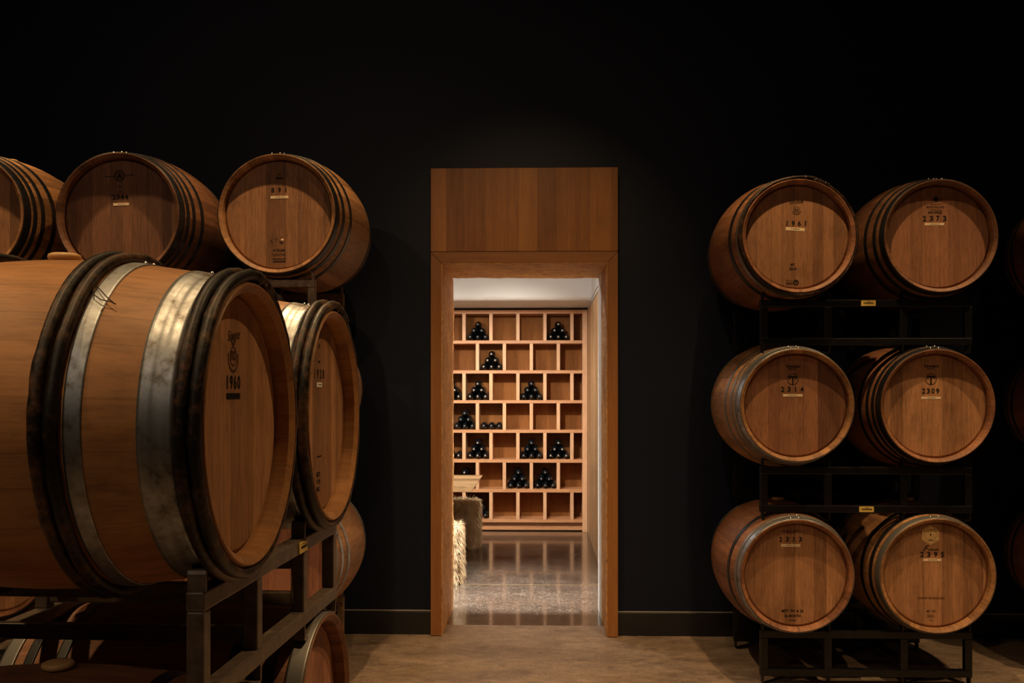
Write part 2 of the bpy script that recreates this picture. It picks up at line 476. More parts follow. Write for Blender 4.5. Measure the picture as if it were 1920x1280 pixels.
def barrel(label, head_at, rz, rh=0.300, rb=0.355, style='black', stave='oak_stave_red', head='oak_head', group=None,
           bung=True, roll=0.0, rods=False, marks=None, L=L_):
    """head_at: centre of the front rim; the barrel lies along local Y, front head at -L/2"""
    face = Vector((math.sin(rz), -math.cos(rz), 0))
    mid = Vector(head_at) - face * (L / 2)
    t = thing('wine_barrel', label, 'barrel', mid, rz, group)
    h = L / 2
    def R(y):
        q = abs(y) / h
        return rb - (rb - rh) * (q ** 1.9)
    # staves: outside, rounded croze rims, inside down to the heads
    ri = rh - 0.0215
    ys = [-h + 0.003 + (L - 0.006) * i / 34 for i in range(35)]
    mb = MB()
    mb.lathe([(R(y), y) for y in ys], 88)
    for g in (-1, 1):
        def seg(*pts):
            mb.lathe([(r, g * (h - d)) for r, d in pts], 88)
        seg((rh, 0.003), (rh - 0.002, 0.0))                       # eased outer corner
        seg((rh - 0.002, 0.0), (rh - 0.004, 0.0))                  # end grain
        seg((rh - 0.004, 0.0), (rh - 0.020, 0.011))                # sloping chime bevel
        seg((rh - 0.020, 0.011), (ri, RECESS - 0.006))             # howel
        seg((ri, RECESS - 0.006), (ri + 0.001, RECESS + 0.010))    # croze
    mb.build('staves', stave, t)
    # heads
    for sgn in ((-1, 1)):
        y = sgn * (h - RECESS)
        mb = MB()
        n = 64
        def circ(r, yy):
            return [(r * math.sin(2 * PI * i / n), yy, r * math.cos(2 * PI * i / n)) for i in range(n)]
        mb.add(circ(ri - 0.011, y), [tuple(range(n))])
        side = [(i, (i + 1) % n, n + (i + 1) % n, n + i) for i in range(n)]
        mb.add(circ(ri - 0.011, y) + circ(ri, y - sgn * 0.007), side)      # bevel down into the croze
        mb.add(circ(ri, y - sgn * 0.007) + circ(ri, y - sgn * 0.020), side)
        mb.add(circ(ri, y - sgn * 0.020), [tuple(range(n))])
        mb.build('head', head, t)
    # hoops on both ends
    for end in (-1, 1):
        for k, (d0, w, mt) in enumerate(HOOPS[style]):
            a, b = d0, d0 + w
            pr = []
            ridges = 9
            for i in range(ridges):
                d = a + (b - a) * i / (ridges - 1)
                e = 0.0030
                if w > 0.06 and i == 4:
                    e = -0.0004
                pr.append((R(h - d) + e, end * (h - d)))
            for i in reversed(range(ridges)):
                d = a + (b - a) * i / (ridges - 1)
                pr.append((R(h - d) + 0.0002, end * (h - d)))
            hp = MB().lathe(pr, 88, close=True).build('hoop', mt, t)
            if end == -1 and k < 2:
                for dx in (-0.030, 0.012):
                    dm = (a + b) / 2
                    y = -(h - dm)
                    r = R(y) + 0.003
                    mm = MB()
                    ang = dx / r + roll
                    mt4 = Matrix.Translation((r * math.sin(ang), y, r * math.cos(ang)))
                    mm.lathe([(0.0001, -0.0045), (0.0036, -0.0028), (0.0048, 0.0), (0.0036, 0.0028), (0.0001, 0.0045)], 10, mat=mt4)
                    mm.build('rivet', 'rivet_steel', hp)
    if rods:
        for end in (-1, 1):
            sets = [0.014, 0.040] if rods == 'full' else [0.010, 0.028]
            if rods == 'full':
                sets += [0.272, 0.302]
            for q, d in enumerate(sets):
                rad = 0.0135 if rods == 'full' else 0.008
                y = end * (h - d)
                base = R(y) + rad * 0.80
                pts, rr = [], []
                n = 76
                sd = random.uniform(0, 50)
                for i in range(n + 4):
                    a = 2 * PI * i / n + 0.25 + 0.06 * q
                    lift = 0.0 if i < n - 4 else rad * 0.9 * min(1, (i - n + 5) / 4)
                    kn = noise.noise(Vector((i * 0.35, sd, 0)))
                    r = base + lift + kn * 0.0016
                    pts.append((r * math.sin(a), y + noise.noise(Vector((i * .16, 3 + sd, 1))) * 0.003, r * math.cos(a)))
                    kk = max(0.0, noise.noise(Vector((i * 0.8, sd, 2))) - 0.25)
                    rr.append(rad * (0.98 + 0.14 * noise.noise(Vector((i * 0.6, sd, 7))) + 0.45 * kk))
                ro = MB().tube(pts, rr, 10, up=(0, 1, 0)).build('wooden_hoop', 'chestnut_rod', t)
                # wire binding where the rod ends overlap
                for ab in (0.12, 0.30, 0.47) if end == -1 else (0.30,):
                    a = ab + 0.06 * q
                    mt4 = Matrix.Rotation(a, 4, 'Y') @ Matrix.Translation((0, y, base + rad * 0.35)) @ Matrix.Rotation(PI / 2, 4, 'Z')
                    mb = MB()
                    k = rad * 1.22
                    mb.lathe([(k, -0.006), (k + 0.0015, -0.003), (k + 0.0015, 0.003), (k, 0.006)], 14, mat=mt4)
                    mb.build('binding', 'wire_iron', ro)
            if rods == 'full' and end == -1:
                # loose loop of wire hanging off the inner rods
                y0 = -(h - 0.258)
                def on(a, yy, up=0.006):
                    r = R(yy) + up
                    return (r * math.sin(a), yy, r * math.cos(a))
                a0 = -0.66
                pts = [on(a0, y0), on(a0 - 0.05, y0 - .016, .012), on(a0 - 0.115, y0 - 0.038, .014), on(a0 - 0.16, y0 - 0.058, .012), on(a0 - 0.165, y0 - 0.062, .012),
                       on(a0 - 0.15, y0 - 0.052, .012), on(a0 - 0.14, y0 - 0.03, .012), on(a0 - 0.10, y0 - .010, .012), on(a0 - 0.02, y0)]
                MB().tube(pts, 0.0012, 6).build('wire_tie', 'wire_iron', t)
    if bung:
        mt4 = Matrix.Translation((0, 0, rb - 0.004)) @ Matrix.Rotation(PI / 2, 4, 'X')
        MB().lathe([(0.0001, 0.0), (0.026, 0.0), (0.027, 0.004), (0.033, 0.006), (0.036, 0.012), (0.034, 0.018), (0.029, 0.0205), (0.012, 0.0195), (0.0001, 0.019)], 32, mat=mt4).build('bung', 'silicone', t)
    if marks:
        marks(t, -h + RECESS - 0.0007)
    return t

# writing on the heads ------------------------------------------------
def strip(t, cx, cz, y, w=0.102, hh=0.0155, rot=0.0, mat='paper', words='Ma Pn gr . b6ed'):
    mb = MB(); mb.box((0, 0, 0), (w, 0.0006, hh), Matrix.Translation((cx, y, cz)) @ Matrix.Rotation(-rot, 4, 'Y'))
    p = mb.build('paper_label', mat, t)
    mb = MB()
    x = -w * 0.22
    while x < w * 0.24:        # a line of print too small to read
        q = random.uniform(0.003, 0.007)
        c, s = math.cos(rot), math.sin(rot)
        quad_into(mb, cx + (x + q / 2) * c, cz + (x + q / 2) * s, y - 0.0006, q, hh * 0.24, rot)
        x += q + random.uniform(0.0016, 0.004)
    mb.build('print', 'ink', p)

def mk(t, name, mat='ink'):
    class K:
        def __enter__(s):
            s.mb = MB()
            return s.mb
        def __exit__(s, *a):
            s.mb.build(name, mat, t, fix=False)
    return K()

def grey_line(mb, cx, cz, y, w, h):
    x = -w / 2
    while x < w / 2:
        q = random.uniform(0.003, 0.006)
        quad_into(mb, cx + x + q / 2, cz, y, q, h)
        x += q + 0.0014

def marks_1961(t, y):
    with mk(t, 'maker_script') as b:
        text_into(b, 'Sirugue', -0.004, 0.186, y, width=0.074, bold=0.012, shear=0.35, rot=0.10)
    with mk(t, 'maker_seal') as b:
        ring_into(b, -0.002, 0.142, y, 0.0195, 0.0225, 30, PI * 1.05, PI * 1.95)
        ring_into(b, -0.002, 0.146, y, 0.0155, 0.0170, 30)
        text_into(b, 'RS', -0.002, 0.145, y, height=0.015, bold=0.02)
    digits(t, '1961', -0.004, 0.074, y, 0.028, 0.033)
    strip(t, -0.010, 0.043, y, 0.102, 0.017, -0.06)
    with mk(t, 'stencilled_date') as b:
        text_into(b, 'MT', -0.023, -0.147, y, height=0.013, bold=0.03)
        text_into(b, '2019', -0.023, -0.170, y, height=0.014, bold=0.03)
    with mk(t, 'brand_stamp', 'ink_faint') as b:
        for k in range(3):
            quad_into(b, -0.040, -0.232 - k * 0.010, y, 0.036, 0.0018)
        quad_into(b, -0.057, -0.243, y, 0.0016, 0.026)
        grey_line(b, -0.040, -0.247, y, 0.030, 0.006)
    with mk(t, 'seal_stamp') as b:
        ring_into(b, -0.006, -0.243, y, 0.009, 0.015)
        disc_into(b, -0.006, -0.241, y, 0.005)

def marks_2373(t, y):
    with mk(t, 'sun_mark') as b:
        disc_into(b, -0.011, 0.204, y, 0.0125)
        for k in range(10):
            a = k * PI / 5
            quad_into(b, -0.011 + 0.017 * math.cos(a), 0.204 + 0.017 * math.sin(a), y, 0.006, 0.0022, a)
        quad_into(b, 0.016, 0.204, y, 0.003, 0.014)
    with mk(t, 'maker_name', 'ink_faint') as b:
        grey_line(b, -0.012, 0.176, y, 0.060, 0.0025)
        text_into(b, 'MONTGILLARD', -0.013, 0.161, y, width=0.094, height=0.011, bold=0.02)
        grey_line(b, -0.012, 0.147, y, 0.056, 0.003)
    with mk(t, 'stencilled_name') as b:
        text_into(b, 'SAN VIGLEZ', -0.014, 0.133, y, width=0.074, height=0.014, bold=0.03)
    digits(t, '2373', -0.018, 0.100, y, 0.030, 0.0355)
    strip(t, -0.019, 0.070, y, 0.103, 0.0125)

def tmark(b, cx, cz, y):
    ring_into(b, cx, cz, y, 0.0285, 0.0305)
    ring_into(b, cx, cz, y, 0.0255, 0.0265)
    quad_into(b, cx, cz - 0.006, y, 0.0075, 0.044)
    quad_into(b, cx, cz + 0.014, y, 0.036, 0.006)
    for s in (-1, 1):
        quad_into(b, cx + s * 0.0175, cz + 0.008, y, 0.005, 0.015, s * -0.25)
        quad_into(b, cx + s * 0.011, cz + 0.0115, y, 0.008, 0.006, s * 0.7)

def marks_T(num, pitch, dx, nz, sz, tz):
    def fn(t, y):
        with mk(t, 'maker_name') as b:
            text_into(b, 'Taransaud', dx, tz + 0.071, y, width=0.078, height=0.016, bold=0.03)
            text_into(b, 'Beaune', dx, tz + 0.056, y, width=0.038, height=0.007, bold=0.03)
        with mk(t, 'maker_emblem') as b:
            tmark(b, dx, tz, y)
        digits(t, num, dx - 0.002, nz, y, 0.028, pitch)
        strip(t, dx, sz, y, 0.104, 0.013)
    return fn

def marks_23x3(t, y):
    with mk(t, 'maker_name', 'ink_faint') as b:
        text_into(b, 'ERMITAGE', -0.024, 0.233, y, width=0.092, height=0.011, bold=0.03, spacing=1.5)
        quad_into(b, -0.024, 0.2225, y, 0.044, 0.0035)
    digits(t, '23X3', -0.024, 0.190, y, 0.026, 0.0345)
    strip(t, -0.024, 0.157, y, 0.102, 0.0145)
    with mk(t, 'stencilled_text') as b:
        text_into(b, 'MT+ TH A 23', -0.014, -0.194, y, width=0.115, height=0.016, bold=0.03)
        text_into(b, '36 MONTH', -0.014, -0.220, y, width=0.086, height=0.016, bold=0.03)
        grey_line(b, -0.014, -0.243, y, 0.042, 0.005)

def marks_2395(t, y):
    hx, hz, r = -0.022, 0.212, 0.052
    mb = MB()
    mb.prism([(hx + r * math.sin(k * PI / 3) * 1.0, hz + r * math.cos(k * PI / 3)) for k in range(6)], y - 0.0004, y + 0.0004)
    hx_o = mb.build('hexagon_sticker', 'gold_foil', t)
    mb = MB()
    y2 = y - 0.0010
    for rr, rot in ((0.046, 0), (0.037, PI / 6)):
        for k in range(6):
            a0, a1 = k * PI / 3 + rot, (k + 1) * PI / 3 + rot
            p, q = Vector((math.sin(a0), math.cos(a0))) * rr, Vector((math.sin(a1), math.cos(a1))) * rr
            c = (p + q) / 2
            d = q - p
            quad_into(mb, hx + c.x, hz + c.y, y2, d.length, 0.0011, math.atan2(d.y, d.x))
    ring_into(mb, hx, hz, y2, 0.0295, 0.0305)
    ring_into(mb, hx, hz, y2, 0.0225, 0.0232)
    ring_into(mb, hx, hz + 0.002, y2, 0.0145, 0.0152)
    mb.add([(hx, y2, hz + 0.012), (hx + 0.005, y2, hz + 0.002), (hx, y2, hz - 0.007), (hx - 0.005, y2, hz + 0.002)], [(0, 1, 2, 3)])
    grey_line(mb, hx, hz - 0.026, y2, 0.022, 0.003)
    mb.build('sticker_drawing', 'ink_faint', hx_o, fix=False)
    with mk(t, 'maker_script') as b:
        text_into(b, 'F', -0.045, 0.141, y, height=0.032, bold=0.008, shear=0.5)
        text_into(b, 'inesse', -0.008, 0.135, y, width=0.056, height=0.013, bold=0.012, shear=0.35)
    digits(t, '2395', -0.014, 0.108, y, 0.029, 0.036)
    strip(t, -0.014, 0.079, y, 0.094, 0.0135)
    with mk(t, 'stencilled_text', 'ink_faint') as b:
        text_into(b, 'CHAGNY BOURGOGNE', -0.020, -0.125, y, width=0.142, height=0.011, bold=0.02)
        text_into(b, 'MT 24', -0.020, -0.195, y, width=0.046, height=0.011, bold=0.02)
        text_into(b, '228 L', -0.020, -0.221, y, width=0.040, height=0.012, bold=0.02)
        quad_into(b, -0.018, -0.245, y, 0.020, 0.002)

def marks_891(t, y):
    with mk(t, 'faded_stamp') as b:
        grey_line(b, 0.002, 0.209, y, 0.016, 0.006)
        grey_line(b, 0.001, 0.190, y, 0.034, 0.011)
    digits(t, '891', 0.003, 0.129, y, 0.026, 0.0345)
    strip(t, 0.003, 0.092, y, 0.094, 0.0135, 0.01)
    mb = MB(); mb.lathe([(0.0001, y - 0.003), (0.0075, y - 0.0028), (0.0085, y), (0.0085, y + 0.002)], 20, mat=Matrix.Translation((0.018, 0, -0.131)))
    mb.build('sample_plug', 'plug_wood', t)
    with mk(t, 'dark_stain', 'ink_faint') as b:
        for k in range(26):
            quad_into(b, random.gauss(-0.014, 0.022), random.gauss(-0.130, 0.022), y + 0.0002, random.uniform(.001, .003), random.uniform(.004, .014), random.uniform(-.4, .4))
    with mk(t, 'stencilled_text') as b:
        text_into(b, 'ATELIER', 0.001, -0.182, y, width=0.066, height=0.012, bold=0.02)
        text_into(b, 'CENTRE', 0.001, -0.205, y, width=0.066, height=0.012, bold=0.005)
        text_into(b, 'FRANCE', 0.002, -0.228, y, width=0.066, height=0.012, bold=0.015)
        quad_into(b, 0.003, -0.241, y, 0.066, 0.005)

def marks_2344(t, y):
    with mk(t, 'winged_emblem') as b:
        ring_into(b, -0.008, 0.204, y, 0.023, 0.028)
        text_into(b, 'A', -0.008, 0.204, y, height=0.026, bold=0.05)
        ring_into(b, -0.008, 0.204, y, 0.0155, 0.0175)
        for s in (-1, 1):
            quad_into(b, -0.008 + s * 0.052, 0.204 + s * 0.003, y, 0.046, 0.0032, 0.04)
    with mk(t, 'stencilled_letters') as b:
        text_into(b, 'TV', -0.004, 0.150, y, height=0.010, bold=0.01)
        text_into(b, 'M', -0.003, 0.123, y, height=0.011, bold=0.0)
    digits(t, '2344', -0.004, 0.099, y, 0.025, 0.0215)
    strip(t, 0.000, 0.062, y, 0.080, 0.013, 0.03)

def marks_1960(t, y):
    x = -0.022
    with mk(t, 'maker_script', 'ink_faint') as b:
        text_into(b, 'Sirugue', x + 0.004, 0.194, y, width=0.080, height=0.030, bold=0.004, shear=0.4, rot=0.12)
    with mk(t, 'maker_seal', 'ink_faint') as b:
        ring_into(b, x, 0.147, y, 0.028, 0.033, 30, PI * 0.9, PI * 2.1)
        ring_into(b, x, 0.150, y, 0.019, 0.022, 30)
        text_into(b, 'RS', x, 0.152, y, height=0.022, bold=0.03)
        ring_into(b, x, 0.185, y, 0.006, 0.012, 20)
    digits(t, '1960', x, 0.092, y, 0.030, 0.0245)
    mb = MB(); mb.box((x, y, 0.062), (0.086, 0.0006, 0.013))
    mb.build('paper_label', 'ink', t)

def marks_1928(t, y):
    x = -0.030
    with mk(t, 'stencilled_letters') as b:
        text_into(b, 'JU', x, 0.205, y, height=0.016, bold=0.02)
        text_into(b, 'I', x, 0.180, y, height=0.010, bold=0.03)
        quad_into(b, x, 0.160, y, 0.020, 0.006)
    digits(t, '1928', x, 0.124, y, 0.028, 0.033)
    strip(t, x, 0.092, y, 0.06, 0.014, 0, 'paper_white')
    with mk(t, 'stencilled_text') as b:
        text_into(b, 'ID', x - 0.01, -0.172, y, width=0.040, height=0.014, bold=0.03)
        text_into(b, 'DJ', x - 0.01, -0.194, y, width=0.040, height=0.014, bold=0.03)
        text_into(b, 'BK', x - 0.01, -0.216, y, width=0.040, height=0.014, bold=0.03)
        grey_line(b, x, -0.120, y, 0.05, 0.004)

G_R = 'barrels stacked right of the doorway'
G_L = 'barrels stacked against the wall left of the doorway'
G_N = 'barrels on the near left racks'
G_F = 'barrels on the far right racks'

# right-hand stack (rows 3,2,1 x two columns)
DR = 5.24
barrel('oak barrel numbered 1961, top left of the right-hand stack, rough wooden rim hoops', P(1499, 442, DR), 0.03, 0.302, 0.362, 'rodsdark', 'oak_stave_red', 'oak_head_tan', G_R, marks=marks_1961, rods='thin', roll=0.1)
barrel('oak barrel numbered 2373 with black hoops, top right of the right-hand stack', P(1765, 442, DR), 0.0, 0.299, 0.355, 'black', 'oak_stave_dark', 'oak_head_dark', G_R, marks=marks_2373)
barrel('oak barrel numbered 2314 with bright steel hoops and circled T mark', P(1495, 760, DR), 0.0, 0.299, 0.356, 'steel', 'oak_stave', 'oak_head_dark', G_R, marks=marks_T('2314', 0.0345, -0.013, 0.087, 0.054, 0.139))
barrel('oak barrel numbered 2309 with circled T mark, middle right of the right-hand stack', P(1759, 761, DR), 0.0, 0.301, 0.356, 'black4', 'oak_stave_red', 'oak_head', G_R, marks=marks_T('2309', 0.0245, -0.020, 0.080, 0.043, 0.143))
barrel('oak barrel numbered 23X3, bottom left of the right-hand stack', P(1495, 1080, DR), 0.0, 0.299, 0.356, 'steelrim', 'oak_stave_red', 'oak_head', G_R, marks=marks_23x3)
barrel('oak barrel numbered 2395 with a gold hexagon sticker on its head', P(1759, 1080, DR), 0.0, 0.304, 0.356, 'greyrim', 'oak_stave', 'oak_head', G_R, marks=marks_2395)

# next rack to the right, only its left column is in frame
RACK_R = P(1619.5, HOR, 5.375)
RX = RACK_R.x
FX = RX + 1.785
for row, z, lb in ((3, 2.414, 'top'), (2, 1.5135, 'middle'), (1, 0.607, 'bottom')):
    barrel('dim barrel cut by the right edge of the photo, %s row' % lb, Vector((FX - 0.375, 5.34, z)), 0.0, 0.299, 0.352, 'black', 'oak_stave_red', 'oak_head_red', G_F)

# left-hand stack against the wall
DL = 5.05
h891 = P(518, 400, DL)
h2344 = P(220, 403, 4.90)
barrel('oak barrel numbered 891, top right of the left wall stack', h891, -0.035, 0.305, 0.358, 'black', 'oak_stave', 'oak_head_tan', G_L, marks=marks_891)
barrel('oak barrel numbered 2344 with a winged emblem, top of the left wall stack', h2344, 0.0, 0.310, 0.362, 'black4', 'oak_stave_dark', 'oak_head_deep', G_L, marks=marks_2344)
barrel('barrel with black hoops cut by the left edge of the photo, top row', P(-68, 402, 4.88), 0.0, 0.300, 0.356, 'black4', 'oak_stave', 'oak_head', G_L)
LX1, LX2 = h891.x, h2344.x
LX3 = P(-68, 402, 4.88).x
LY = h891.y
for x, w, st, hd in ((LX1, 'below barrel 891', 'black', 'oak_head_red'), (LX2, 'below barrel 2344', 'black4', 'oak_head_dark'), (LX3, 'at the left edge', 'black', 'oak_head')):
    barrel('mostly hidden oak barrel in the middle row %s behind the near barrels' % w, Vector((x - 0.012, LY, 1.60)), 0.0, 0.296, 0.346, st, 'oak_stave', hd, G_L)
    barrel('oak barrel in the bottom row %s behind the near steel rack' % w, Vector((x - 0.012, LY + 0.06, 0.705)), 0.0, 0.298, 0.352, 'steel2' if x == LX1 else 'black', 'oak_stave' if x == LX1 else 'oak_stave_dark', 'oak_head_red' if x == LX1 else hd, G_L)

# near left racks: row goes away from the camera, heads face right
ANG = math.radians(3.5)
RZ_N = math.radians(90 - 3.5) + YAW
rowdir = (math.sin(ANG), math.cos(ANG))
def NR(along, out, z):
    """point relative to the near rack's front face line (camera frame): along the row, outwards from it"""
    xc = -0.592 + along * rowdir[0] + out * rowdir[1]
    d = 2.576 + along * rowdir[1] - out * rowdir[0]
    return W(xc, d, z)
barrel('large near barrel numbered 1960 with two wooden-rod hoops and wide steel bands', NR(-0.375, 0.045, 1.517), RZ_N, 0.312, 0.366, 'rods', 'oak_stave_clear', 'oak_head', G_N, marks=marks_1960, rods='full')
barrel('barrel numbered 1928 with rod hoops, directly behind barrel 1960', NR(0.375, 0.045, 1.517), RZ_N, 0.310, 0.364, 'rods', 'oak_stave_clear', 'oak_head', G_N, marks=marks_1928, rods='full')
barrel('dark barrel with a bung under barrel 1960, mostly below the frame', NR(-0.375, 0.03, 0.604), RZ_N, 0.306, 0.360, 'greyrim', 'oak_stave_red', 'oak_head_red', G_N)
barrel('barrel with a wide dull steel rim hoop under barrel 1928', NR(0.375, 0.015, 0.612), RZ_N, 0.306, 0.358, 'greyrim', 'oak_stave_red', 'oak_head_red', G_N)

# ------------------------------------------------------------------ barrel racks
def rack(label, loc, rz, zt, mat, group, plate=None, foot=0.0, up=0.0):
    """zt: height of the upper rails' top face; local X runs along the row"""
    t = thing('barrel_rack', label, 'rack', (loc.x, loc.y, 0), rz, group)
    z1, z0 = zt, zt - 0.248
    HX = 0.567
    posts = (-0.547, -0.2035, 0.2035, 0.547)
    for y in (-0.37, 0.37):
        for zc in (z1 - 0.02, z0 + 0.02):
            MB().box((0, y, zc), (2 * HX, 0.040, 0.040)).build('rail', mat, t, bevel=0.004)
        for x in posts:
            MB().box((x, y, (z0 + z1) / 2), (0.040, 0.038, z1 - z0 - 0.08)).build('post', mat, t, bevel=0.004)
        for s, zr in ((1, z1), (-1, z0)):
            for cx in (-0.375, 0.375):
                mb = MB()
                h = 0.045 if s > 0 else 0.045 + foot
                for e in (-1, 1):
                    xo = cx + e * 0.1835
                    # rounded upright tab at the end of the saddle
                    poly = [(xo, zr), (xo, zr + s * (h - 0.010)), (xo - e * 0.003, zr + s * (h - 0.003)), (xo - e * 0.010, zr + s * h), (xo - e * 0.040, zr + s * h), (xo - e * 0.040, zr + s * (h - 0.006)), (xo - e * 0.009, zr + s * (h - 0.007)), (xo - e * 0.009, zr)]
                    mb.prism(poly, y - 0.019, y + 0.019)
                    # sloping cradle bar
                    poly = [(xo - e * 0.012, zr + s * 0.045), (xo - e * 0.018, zr + s * 0.037), (cx + e * 0.030, zr), (cx + e * 0.046, zr), (cx + e * 0.09, zr + s * 0.017)]
                    mb.prism(poly, y - 0.016, y + 0.016)
                mb.build('saddle', mat, t)
    for x in (-0.2035, 0.2035):
        for zc in (z1 - 0.070, z1 - 0.173):
            MB().box((x, 0, zc), (0.030, 0.70, 0.038)).build('cross_rail', mat, t, bevel=0.004)
    if plate is not None:
        px, pz = plate
        pl = MB().box((px, -0.392, pz), (0.078, 0.003, 0.030)).build('maker_plate', 'brass_plate', t)
        mb = MB()
        grey_line(mb, px, pz + 0.0005, -0.3942, 0.052, 0.007)
        grey_line(mb, px, pz + 0.009, -0.3942, 0.012, 0.003)
        mb.build('plate_lettering', 'ink', pl, fix=False)
    return t

GR = 'steel two-barrel racks'
RYC = 5.375 + 0.0292 * 1.9 + 0.345
for zt, nm, pl in ((2.085, 'top', (0.01, 2.065)), (1.180, 'middle', (0.0, 0.952)), (0.293, 'bottom', None)):
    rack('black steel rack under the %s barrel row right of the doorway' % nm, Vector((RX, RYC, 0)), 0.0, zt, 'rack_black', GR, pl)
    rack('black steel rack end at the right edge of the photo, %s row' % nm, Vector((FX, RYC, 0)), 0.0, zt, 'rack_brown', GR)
LXC = (LX1 + LX2) / 2 - 0.01
LRY = LY + 0.46
for zt, nm, ft in ((2.169, 'top', 0.0), (1.275, 'middle', 0.0), (0.372, 'bottom', 0.079)):
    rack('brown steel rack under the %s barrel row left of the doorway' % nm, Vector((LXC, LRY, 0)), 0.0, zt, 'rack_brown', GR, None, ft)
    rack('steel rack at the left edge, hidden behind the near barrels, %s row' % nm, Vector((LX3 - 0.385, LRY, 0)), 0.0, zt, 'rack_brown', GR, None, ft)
nc = NR(0.0, -0.39, 0)
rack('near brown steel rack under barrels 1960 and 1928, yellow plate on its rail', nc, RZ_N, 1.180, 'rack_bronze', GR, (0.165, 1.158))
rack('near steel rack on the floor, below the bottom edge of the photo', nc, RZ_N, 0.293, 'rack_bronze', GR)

# ------------------------------------------------------------------ cellar shell
YW = 6.445            # cellar face of the wall
YB = 7.20             # tasting-room face of the wall
XL, XR = -0.645, 0.430    # clear opening
CL, CR = -0.714, 0.498    # casing outside
ZO, ZS, ZP = 2.420, 2.492, 3.035
CEIL = 4.75

mb = MB()
mb.lo(-6.5, CL + 0.03, YW, YB, 0, CEIL).lo(CR - 0.03, 7.0, YW, YB, 0, CEIL).lo(CL + 0.03, CR - 0.03, YW, YB, ZO + 0.05, CEIL)
struct(mb.build('wall_back', 'black_paint'), 'black painted wall with the doorway')
struct(MB().lo(-6.6, -6.5, -3.5, YW, 0, CEIL).build('wall_left', 'black_paint'))
struct(MB().lo(7.0, 7.1, -3.5, YW, 0, CEIL).build('wall_right', 'black_paint'))
struct(MB().lo(-6.6, 7.1, -3.6, -3.5, 0, CEIL).build('wall_front', 'black_paint'))
struct(MB().lo(-6.6, 7.1, -3.6, YW, CEIL, CEIL + 0.1).build('ceiling', 'ceiling_paint'))
FS = 6.70
struct(MB().lo(-6.6, 7.1, -3.6, FS, -0.1, 0).build('floor', 'concrete_cellar'), 'brown stained concrete cellar floor')
struct(MB().lo(-4.2, 0.60, FS, 11.75, -0.1, 0).build('floor', 'concrete_polished'), 'polished speckled concrete floor of the tasting room')
for nm, x0, x1 in (('baseboard_left', -6.5, CL), ('baseboard_right', CR, 7.0)):
    mb = MB()
    pr = [(YW, 0.0), (YW - 0.014, 0.0), (YW - 0.014, 0.1455), (YW - 0.0115, 0.1505), (YW - 0.0065, 0.153), (YW, 0.153)]
    vs = [(x0, y, z) for y, z in pr] + [(x1, y, z) for y, z in pr]
    n = len(pr)
    mb.add(vs, [tuple(range(n)), tuple(n + i for i in reversed(range(n)))] + [(i, (i + 1) % n, n + (i + 1) % n, n + i) for i in range(n)])
    struct(mb.build(nm, 'black_trim'))

    struct(MB().lo(x0, x1, YW - 0.0100, YW, 0.1530, 0.1575).build('trim_highlight', 'highlight_strip'))  # strip added along the baseboard top, its highlight put in as colour
struct(MB().lo(-4.2, 0.53, 8.105, 8.113, -0.001, 0.0006).build('trim_5', 'brass_joint'))

# doorway: casing, header panel and hewn lining
door = bpy.data.objects.new('door_1', None)
COL.objects.link(door)
door.location = (0, YW, 0)
struct(door, 'tall cedar doorway with a flat wooden panel above the opening')
door_w = Matrix.Translation((0, -YW, 0))
def D(mb, name, mat, bevel=0.0):
    mb.v = [tuple(door_w @ Vector(v)) for v in mb.v]
    return mb.build(name, mat, door, bevel)
YC = YW - 0.06
D(MB().lo(CL, CR, YC, YW - 0.001, ZS + 0.003, ZP), 'header_panel', 'cedar_panel', 0.002)
mi = 0.0015
D(MB().prism([(CL, 0.004), (XL, 0.004), (XL, ZO - mi), (CL, ZS - mi)], YC, YW - 0.001), 'casing', 'cedar_casing', 0.001)
D(MB().prism([(CR, 0.004), (CR, ZS - mi), (XR, ZO - mi), (XR, 0.004)], YC, YW - 0.001), 'casing', 'cedar_casing', 0.001)
D(MB().prism([(CL + mi, ZS), (XL + mi, ZO), (XR - mi, ZO), (CR - mi, ZS)], YC, YW - 0.001), 'casing', 'cedar_casing_across', 0.001)

def gouge(u, v):
    """hand-hewn relief: overlapping long shallow scoops, u along the timber"""
    q = Vector((u * 15.0 + 0.35 * noise.noise(Vector((u * 9, v * 9, 3))), v * 46.0, 0.0))
    d, _ = noise.voronoi(q)
    return (min(1.0, d[0]) ** 2) * 0.006 + 0.006 * noise.noise(Vector((u * 6, v * 14, 1.7)))

